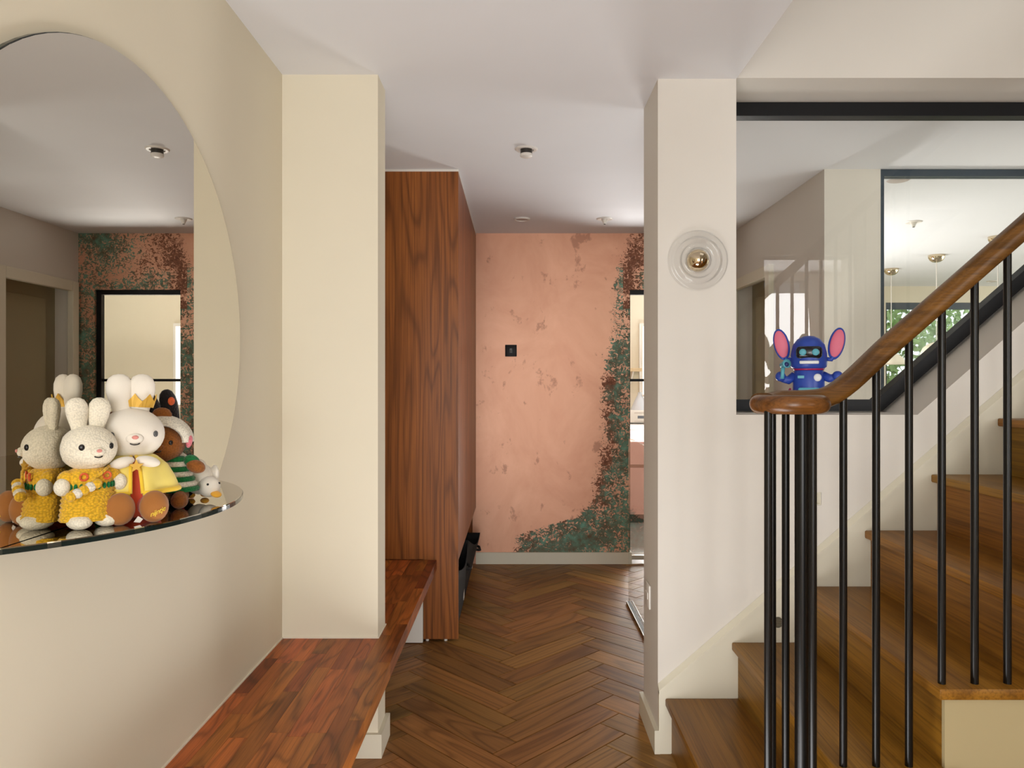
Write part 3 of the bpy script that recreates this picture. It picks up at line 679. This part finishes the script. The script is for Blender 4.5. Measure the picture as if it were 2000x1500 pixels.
K['gold'] = plain('gold_cloth', (218, 172, 70), .45, .3); K['dark'] = plain('bead_black', (26, 24, 24), .25); K['nose'] = plush('nose_pink', (226, 150, 140)); K['beak'] = plush('beak_orange', (240, 176, 60)); K['grey'] = plain('bead_grey', (86, 86, 86), .25); K['thread'] = plain('gold_thread', (246, 214, 70), .5)
def on(c, r, az, el, out=1.0):
    """a point on an ellipsoid; az measured from the toy's front (-Y) towards its +X"""
    d = Vector((math.sin(az)*math.cos(el), -math.cos(az)*math.cos(el), math.sin(el)))
    return Vector((c[0]+d.x*r[0]*out, c[1]+d.y*r[1]*out, c[2]+d.z*r[2]*out))
def ear(bm, base, ln, rad, tilt, flat=.6, back=0):
    pr = [(rad*.62, 0), (rad*.72, ln*.2), (rad*.9, ln*.42), (rad, ln*.62), (rad*.96, ln*.78), (rad*.72, ln*.92), (rad*.36, ln*.985), (0, ln)]
    lathe(bm, pr, 18, Matrix.Translation(base) @ Euler((back, tilt, 0)).to_matrix().to_4x4(), 1, flat)
def face(root, c, r, eye, nose, es=.006, az=.5, el=.12, spread=True):
    for s in (-1, 1):
        p = on(c, r, s*az, el); bm = B(); ell(bm, p, (es, es*.6, es*1.15), (0, 0, s*az), 12, 8); new('eye', bm, eye, root, smooth='all')
    p = on(c, r, 0, -.12, 1.0); bm = B(); ell(bm, p, (r[0]*.26, r[1]*.13, r[2]*.2), (0, 0, 0), 16, 10); new('muzzle', bm, root['fur'] if False else FUR[0], root, smooth='all')
    p = on(c, r, 0, -.06, 1.13); bm = B(); ell(bm, p, (r[0]*.1, r[1]*.05, r[2]*.075), (0, 0, 0), 12, 8); new('nose', bm, nose, root, smooth='all')
    bm = B(); q = on(c, r, 0, -.3, 1.12); w_ = r[0]*.15
    tube(bm, [q+Vector((w_*math.sin(t), .002*abs(math.sin(t)), w_*.5*(1-math.cos(t))-.001)) for t in [-1.2+2.4*i/8 for i in range(9)]], .0011, 6); new('smile', bm, K['dark'], root, smooth='all')
FUR = [K['cream']]

# crocheted rabbit in a yellow dress
d1_ = thing('crochet_rabbit', 'cream crocheted rabbit in a bobbled yellow dress at the front of the shelf', 'soft toy', (-.748, 1.287, SZ), math.radians(50))
hc, hr = (0, 0, .137), (.0455, .042, .0395)
bm = B(); ell(bm, hc, hr, seg=28, rings=18); new('head', bm, K['cream'], d1_, smooth='all')
for s, tl in ((-1, -.10), (1, .14)): bm = B(); ear(bm, (s*.0135, .004, .165), .060, .0185, tl); new('ear', bm, K['cream'], d1_, smooth='all')
FUR[0] = K['cream']; face(d1_, hc, hr, K['dark'], K['nose'], .0048, .55, .1)
bm = B(); prd = [(.020, .104), (.030, .1), (.0375, .092), (.0385, .078), (.0375, .070)]
for i in range(7):
    z = .068-i*.0078; rr_ = .0395+i*.0011; prd += [(rr_+.0025, z-.002), (rr_+.0028, z-.0045), (rr_, z-.0072)]
prd += [(.046, .0135), (.041, .014), (0, .03)]
lathe(bm, prd, 36, None, 1.0, .86)
for v in bm.verts:
    a = math.atan2(v.co.y, v.co.x)
    if v.co.z < .066: v.co.x *= 1+.02*math.sin(a*12+v.co.z*900); v.co.y *= 1+.02*math.sin(a*12+v.co.z*900)
new('dress', bm, K['yellow'], d1_, smooth='all')
for s in (-1, 1):
    bm = B(); ell(bm, (s*.037, -.004, .087), (.015, .014, .013), (0, s*.7, 0)); new('sleeve', bm, K['yellow'], d1_, smooth='all')
    bm = B(); ell(bm, (s*.046, -.013, .074), (.0125, .013, .0150)); new('hand', bm, K['cream'], d1_, smooth='all')
    bm = B(); ell(bm, (s*.0215, -.02, .0135), (.0195, .026, .0135)); new('foot', bm, K['cream'], d1_, smooth='all')
    bm = B(); q = on((0, 0, .09), (.0385, .0335, .02), s*.5, 0, 1.0); ring = [q+Vector((.006*math.cos(t), -.0015, .006*math.sin(t))) for t in [2*PI*i/10 for i in range(11)]]; tube(bm, ring, .002, 6, False); new('flower', bm, K['orange'], d1_, smooth='all', label='orange stitched flower')
bm = B()
for i in range(14):
    a = -1.5+3.0*i/13; q = Vector((.040*math.sin(a), -.0345*math.cos(a), .073)); ell(bm, q, (.0032, .0026, .0055), (0, 0, 0), 8, 6)
new('leaf_trim', bm, K['green'], d1_, smooth='all', label='row of green leaf stitches')
for i in range(5):
    bm = B(); u = i/4-.5; ell(bm, Vector((-.024+u*.040, -.047+.002*abs(u), .070+u*.018)), (.0085, .0095, .0085), (0, 0, 0), 14, 10); new('bag_stripe', bm, K['ivory'] if i % 2 else K['yellow'], d1_, smooth='all')
bm = B(); tube(bm, [(-.044, -.040, .060), (-.018, -.042, .078), (.010, -.038, .098), (.026, -.020, .105)], .0026, 8); new('bag_strap', bm, K['yellow'], d1_, smooth='all')

# large white plush rabbit in a cape
d2_ = thing('plush_rabbit', 'large white plush rabbit in a yellow cape and coral dress, gold crown on one ear', 'soft toy', (-.721, 1.378, SZ), math.radians(34))
hc, hr = (0, 0, .155), (.057, .050, .048)
bm = B(); ell(bm, hc, hr, seg=28, rings=18); new('head', bm, K['plush'], d2_, smooth='all')
for s, tl in ((-1, -.09), (1, .07)): bm = B(); ear(bm, (s*.0145, .004, .188), .079, .0232, tl); new('ear', bm, K['plush'], d2_, smooth='all')
FUR[0] = K['plush']; face(d2_, hc, hr, K['grey'], K['nose'], .0052, .68, .02)
bm = B(); lathe(bm, [(.0, .115), (.03, .11), (.04, .09), (.05, .05), (.055, .022), (.045, .004), (0, .002)], 28, None, 1, .85); new('dress', bm, K['coral'], d2_, smooth='all')
bm = B(); n = 40; rows_ = []
for i in range(n+1):
    a = math.radians(7+346*i/n); sx_, cx_ = math.sin(a), -math.cos(a); f = 1+.05*math.sin(a*7)
    rows_.append([Vector((sx_*rd*f, cx_*rd*(.9 if cx_ < 0 else .62)*f, z)) for rd, z in ((.028, .118), (.042, .112), (.060, .096), (.072, .074), (.080, .052))])
V = [[bm.verts.new(p) for p in r_] for r_ in rows_]
for i in range(n):
    for k in range(4): bm.faces.new((V[i][k], V[i+1][k], V[i+1][k+1], V[i][k+1]))
o = new('cape', bm, K['cape'], d2_, smooth='all'); md = o.modifiers.new('thickness', 'SOLIDIFY'); md.thickness = .004; md.offset = 0
bm = B(); tube(bm, [r_[4] for r_ in rows_], .0048, 8); tube(bm, [rows_[0][k] for k in range(5)], .0035, 8); tube(bm, [rows_[-1][k] for k in range(5)], .0035, 8); new('cape_trim', bm, K['capetrim'], d2_, smooth='all', label='deeper yellow cape edging')
for s in (-1, 1):
    bm = B(); ell(bm, (s*.021, -.054, .107), (.021, .012, .010), (0, s*.25, 0)); new('hand', bm, K['plush'], d2_, smooth='all')
    bm = B(); ell(bm, (s*.024, -.045, .026), (.02, .04, .02)); new('leg', bm, K['coral'], d2_, smooth='all')
    bm = B(); ell(bm, (s*.0272, -.083, .0285), (.0245, .020, .0285)); ft_ = new('foot', bm, K['tan'], d2_, smooth='all')
    if s == 1:
        cu = bpy.data.curves.new('lettering', 'FONT'); cu.body = 'nijntje'; cu.size = .0125; cu.extrude = .0004; cu.shear = .5; cu.align_x = 'CENTER'; cu.space_character = .9
        to = bpy.data.objects.new('tmp', cu); C.objects.link(to); bpy.context.view_layer.update()
        me = bpy.data.meshes.new_from_object(to.evaluated_get(bpy.context.evaluated_depsgraph_get())); bpy.data.objects.remove(to)
        # wrap the stitched letters onto the sole
        for v in me.vertices:
            x, y = v.co.x, v.co.y; c_, s_ = math.cos(.38), math.sin(.38); X, Z = c_*x-s_*y, s_*x+c_*y
            fx, fz_ = .004+X, -.011+Z
            dep = math.sqrt(max(0, 1-(fx/.0245)**2-(fz_/.0285)**2))
            v.co = Vector((.0272+fx, -.083-.020*dep-.0006-v.co.z, .0285+fz_))
        me.materials.clear(); me.materials.append(K['thread']); lo = bpy.data.objects.new('lettering', me); C.objects.link(lo); lo.parent = ft_; lo['label'] = 'gold stitched lettering'
bm = B()
for tt in (-.0008, .0008):
    pass
pts_ = [((.0125 if i % 2 == 0 else .0055)*math.sin(PI*i/5), (.0125 if i % 2 == 0 else .0055)*math.cos(PI*i/5)) for i in range(10)]
prism(bm, [(x, z+.101) for x, z in pts_], -.071, -.0665); new('star', bm, K['gold'], d2_, label='gold star held in the hands')
bm = B(); prism(bm, [(-.006, .004), (.004, .002), (.009, .008), (.001, .014)], -.086, -.085); new('tag', bm, M['off'], d2_, label='small white fabric tag')
bm = B(); n = 24; mt_ = Matrix.Translation((.0145, .004, .188)) @ Euler((0, .07, 0)).to_matrix().to_4x4()
lo_, hi_ = [], []
for i in range(n):
    a = 2*PI*i/n; r1 = .0205; r2 = .0245
    lo_.append(bm.verts.new(mt_ @ Vector((r1*math.cos(a), r1*.64*math.sin(a), .017)))); hi_.append(bm.verts.new(mt_ @ Vector((r2*math.cos(a), r2*.66*math.sin(a), .030+(.012 if i % 4 == 0 else (.004 if i % 2 else -.002))))))
for i in range(n): bm.faces.new((lo_[i], lo_[(i+1) % n], hi_[(i+1) % n], hi_[i]))
o = new('crown', bm, K['gold'], d2_, label='zigzag gold crown'); md = o.modifiers.new('thickness', 'SOLIDIFY'); md.thickness = .002

# brown crocheted rabbit in a green striped dress
d3_ = thing('crochet_rabbit', 'brown crocheted rabbit in a green and white striped dress beside the duck', 'soft toy', (-.704, 1.506, SZ), math.radians(14))
hc, hr = (-.018, -.004, .127), (.043, .040, .039)
bm = B(); ell(bm, hc, hr, seg=26, rings=16); new('head', bm, K['brown'], d3_, smooth='all')
for x, tl in ((-.057, -.2), (-.026, .04)): bm = B(); ear(bm, (x+.005, -.002, .148), .052, .0195, tl); new('ear', bm, K['brown'], d3_, smooth='all')
FUR[0] = K['brown']; face(d3_, hc, hr, K['dark'], plush('nose_brown', (96, 54, 30)), .0042, .55, .1)
bm = B(); n = 16; g = []
for i in range(n+1):
    a = -.7+2.3*i/n; row = []
    for k in range(5):
        b = -.75+1.6*k/4; row.append(Vector((hc[0]+.049*math.sin(a)*1.05*math.cos(b*.8), hc[1]+.048*math.sin(b)*1.0+.002, hc[2]+.046*math.cos(a)*math.cos(b)+.004)))
    g.append([bm.verts.new(p) for p in row])
for i in range(n):
    for k in range(4): bm.faces.new((g[i][k], g[i+1][k], g[i+1][k+1], g[i][k+1]))
o = new('bonnet', bm, K['ivory'], d3_, smooth='all', label='ivory crocheted bonnet'); md = o.modifiers.new('thickness', 'SOLIDIFY'); md.thickness = .008; md.offset = 1
bm = B(); ell(bm, (hc[0]+.053, hc[1]-.014, hc[2]+.004), (.006, .011, .013), (0, .2, 0), 14, 10); new('bonnet_flower', bm, K['pinkk'], d3_, smooth='all', label='pink stitched flower on the bonnet')
z0, z1 = .03, .1; nb = 7
for i in range(nb):
    za_, zb_ = z0+(z1-z0)*i/nb, z0+(z1-z0)*(i+1)/nb; ra, rb = .047-.0042*i, .047-.0042*(i+1)
    bm = B(); lathe(bm, [(ra-.004, za_), (ra, za_), (ra+.0012, (za_+zb_)/2), (rb, zb_), (rb-.004, zb_)], 28, Matrix.Translation((.004, 0, 0)), 1, .85); new('dress_band', bm, K['green'] if i % 2 == 0 else K['ivory'], d3_, smooth='all')
for s in (-1, 1):
    bm = B(); ell(bm, (s*.034+.004, -.008, .090), (.016, .014, .013), (0, s*.5, 0)); new('sleeve', bm, K['green'], d3_, smooth='all')
    bm = B(); ell(bm, (s*.043+.004, -.016, .080), (.019, .0135, .0135), (0, s*.35, 0)); new('arm', bm, K['brown'], d3_, smooth='all')
    bm = B(); ell(bm, (s*.018+.004, -.047, .0165), (.0165, .02, .0165)); new('foot', bm, K['brown'], d3_, smooth='all')
    bm = B(); ell(bm, (s*.016+.004, -.02, .022), (.014, .035, .014)); new('leg', bm, K['brown'], d3_, smooth='all')

# black long-eared rabbit leaning behind
d4_ = thing('crochet_rabbit', 'black crocheted rabbit with long ears and a red flower, half hidden at the back', 'soft toy', (-.746, 1.588, SZ), math.radians(60))
hc, hr = (0, 0, .125), (.034, .029, .033)
bm = B(); ell(bm, hc, hr, seg=24, rings=16); new('head', bm, K['black'], d4_, smooth='all')
for s, tl in ((-1, -.45), (1, -.3)): bm = B(); ear(bm, (s*.017-.004, .0, .148), .092, .0195, tl); new('ear', bm, K['black'], d4_, smooth='all')
bm = B(); ell(bm, (-.0065, -.0115, .211), (.0085, .003, .009), (0, 0, 0), 12, 8); new('ear_flower', bm, K['orange'], d4_, smooth='all', label='orange red flower on the ear')
FUR[0] = K['black']; face(d4_, hc, hr, K['grey'], K['nose'], .004, .55, .1)
bm = B(); lathe(bm, [(.02, .098), (.03, .09), (.036, .06), (.042, .012), (0, .008)], 26, None, 1, .85); new('dress', bm, K['red'], d4_, smooth='all')
bm = B(); lathe(bm, [(.024, .1), (.034, .092), (.035, .084), (.03, .083)], 26, None, 1, .86); new('collar', bm, K['ivory'], d4_, smooth='all')
for s in (-1, 1):
    bm = B(); ell(bm, (s*.035, -.008, .078), (.012, .012, .018), (0, s*.4, 0)); new('arm', bm, K['black'], d4_, smooth='all')
    bm = B(); ell(bm, (s*.018, -.022, .013), (.015, .02, .013)); new('foot', bm, K['black'], d4_, smooth='all')

# white plush duck tipped onto its bill
d5_ = thing('plush_duck', 'small white plush duck tipped forward onto its orange bill at the shelf tip', 'soft toy', (-.673, 1.577, SZ), math.radians(32))
bm = B(); ell(bm, (-.004, .012, .044), (.030, .032, .034), (.5, 0, 0)); ell(bm, (-.006, .024, .070), (.018, .018, .016)); bmesh.ops.remove_doubles(bm, verts=bm.verts, dist=.0001); new('body', bm, K['plush'], d5_, smooth='all')
bm = B(); ell(bm, (.010, -.022, .030), (.0225, .0225, .022)); new('head', bm, K['plush'], d5_, smooth='all')
bm = B(); ell(bm, (.020, -.043, .016), (.011, .012, .0055), (.35, 0, .3)); new('bill', bm, K['beak'], d5_, smooth='all', label='orange bill')
for az in (-.3, 1.0):
    p = on((.010, -.022, .030), (.0225, .0225, .022), az, .35); bm = B(); ell(bm, p, (.0025,)*3, (0, 0, 0), 10, 6); new('eye', bm, K['dark'], d5_, smooth='all')
for s in (-1, 1): bm = B(); ell(bm, (-.004+s*.029, .008, .05), (.008, .018, .024), (.5, 0, s*.15)); new('wing', bm, K['plush'], d5_, smooth='all')
for s in (-1, 1): bm = B(); ell(bm, (-.004+s*.014, .035, .007), (.009, .014, .006)); new('foot', bm, K['beak'], d5_, smooth='all')

# ------------------------------------------------------------------ blue toy robot on the sill of the stair window
Q = {'blue': plain('toy_blue', (46, 76, 172), .38), 'dkblue': plain('toy_navy', (28, 46, 104), .35), 'pink': plain('toy_pink', (226, 112, 138), .45), 'teal': plain('toy_teal', (96, 178, 196), .4), 'magenta': plain('toy_magenta', (170, 36, 84), .2), 'wh': plain('toy_white', (238, 240, 240), .35), 'bk': plain('toy_black', (24, 24, 30), .15)}
rb = thing('toy_robot', 'blue plastic toy robot with pink paddle ears on the stair window sill', 'toy', (1.046, 2.645, 1.1545), math.radians(-20))
bm = B(); lathe(bm, [(0, .160), (.052, .160), (.060, .166), (.0625, .18), (.061, .215), (.054, .245), (.038, .266), (.018, .276), (0, .278)], 36, None, 1, .9); new('head', bm, Q['blue'], rb, smooth='all')
bm = B(); box(bm, -.043, .043, -.060, -.04, .195, .238, .012); new('visor', bm, Q['bk'], rb, smooth='all', label='dark rounded visor')
for s in (-1, 1):
    bm = B(); lathe(bm, [(0, .004), (.010, .004), (.012, .001), (.012, 0), (0, 0)], 24, Matrix.Translation((s*.021, -.060, .217)) @ RM); new('eye_lamp', bm, Q['teal'], rb, smooth='all')
    bm = B(); tube(bm, [(s*.055, 0, .195), (s*.075, 0, .192), (s*.084, 0, .21)], .008, 10); new('ear_stem', bm, Q['blue'], rb, smooth='all')
    bm = B(); ell(bm, (s*.092, 0, .248), (.027, .009, .058), (0, s*.22, 0), 24, 16); eo = new('ear_paddle', bm, Q['blue'], rb, smooth='all')
    bm = B(); ell(bm, (s*.093, -.0065, .249), (.022, .006, .050), (0, s*.22, 0), 24, 16); new('ear_pad', bm, Q['pink'], eo, smooth='all', label='pink pad')
bm = B(); box(bm, -.032, .032, -.0615, -.05, .176, .187, .003); new('speaker_grille', bm, Q['wh'], rb, smooth='all')
bm = B(); lathe(bm, [(0, .02), (.054, .02), (.056, .04), (.054, .11), (.05, .15), (.046, .157), (0, .157)], 36, None, 1, .85); new('body', bm, Q['blue'], rb, smooth='all')
bm = B(); lathe(bm, [(.05, .154), (.053, .157), (.053, .161), (.05, .163)], 36, None, 1, .87); new('neck_ring', bm, Q['magenta'], rb, smooth='all')
bm = B(); box(bm, -.036, .036, -.052, -.044, .03, .092, .006); pk = new('chest_panel', bm, Q['teal'], rb, smooth='all', label='teal front panel')
for x in (-.018, .018):
    for z in (.078, .05): bm = B(); ell(bm, (x, -.052, z), (.007, .005, .007)); new('button', bm, Q['teal'], pk, smooth='all')
bm = B(); lathe(bm, [(0, .003), (.012, .003), (.014, 0), (0, 0)], 24, Matrix.Translation((.028, -.040, .128)) @ RM); new('badge', bm, Q['wh'], rb, smooth='all', label='pale round badge')
bm = B(); box(bm, -.038, -.016, -.045, -.038, .125, .135, .001); new('name_plate', bm, Q['teal'], rb)
bm = B(); tube(bm, [(-.047, 0, .135), (-.07, -.006, .118), (-.088, -.02, .125)], [.016, .015, .014], 14); ell(bm, (-.095, -.026, .132), (.018, .017, .018)); new('arm', bm, Q['blue'], rb, smooth='all')
bm = B(); tube(bm, [(.047, 0, .135), (.07, -.006, .125), (.085, -.015, .128)], [.016, .015, .014], 14); ell(bm, (.094, -.022, .134), (.018, .017, .017)); new('arm', bm, Q['blue'], rb, smooth='all')
for s in (-1, 1):
    bm = B(); lathe(bm, [(0, 0), (.022, 0), (.024, .006), (.02, .024), (0, .026)], 20, Matrix.Translation((s*.024, -.006, 0)), 1, 1.25); new('foot', bm, Q['blue'], rb, smooth='all')
    bm = B(); tube(bm, [(s*.05, -.012, .03), (s*.066, -.018, .04), (s*.070, -.02, .065), (s*.062, -.02, .09)], [.012, .012, .009, .003], 12); new('fin', bm, Q['magenta'], rb, smooth='all', label='glossy magenta fin')
    bm = B(); tube(bm, [(s*.012, -.05, .028), (s*.02, -.064, .036), (s*.026, -.062, .054)], [.008, .009, .004], 12); new('fin', bm, Q['magenta'], rb, smooth='all', label='glossy magenta fin')
wd = thing('toy_torch', 'small teal toy torch held in the blue robot hand', 'toy', (.934, 2.597, 1.298), math.radians(-15))
bm = B(); tube(bm, [(0, 0, -.02), (.002, -.002, .02)], [.006, .007], 12); new('grip', bm, Q['teal'], wd, smooth='all')
bm = B(); lathe(bm, [(0, -.014), (.010, -.014), (.013, .008), (.016, .018), (0, .018)], 20, Matrix.Translation((.006, -.004, .030)) @ Euler((PI/2-.2, 0, .5)).to_matrix().to_4x4()); new('torch_head', bm, Q['teal'], wd, smooth='all')
bm = B(); ell(bm, (.012, -.02, .03), (.009, .009, .009)); new('lens', bm, Q['dkblue'], wd, smooth='all')

# the soft toys press lightly against the mirror: flatten whatever would reach into it
bpy.context.view_layer.update()
lim = XL + .0125 + .0035
for root in (d1_, d2_, d3_, d4_, d5_):
    for o in root.children_recursive:
        if o.type != 'MESH': continue
        mw = o.matrix_world; inv = mw.inverted()
        for v in o.data.vertices:
            p = mw @ v.co
            if p.x < lim: p.x = lim; v.co = inv @ p
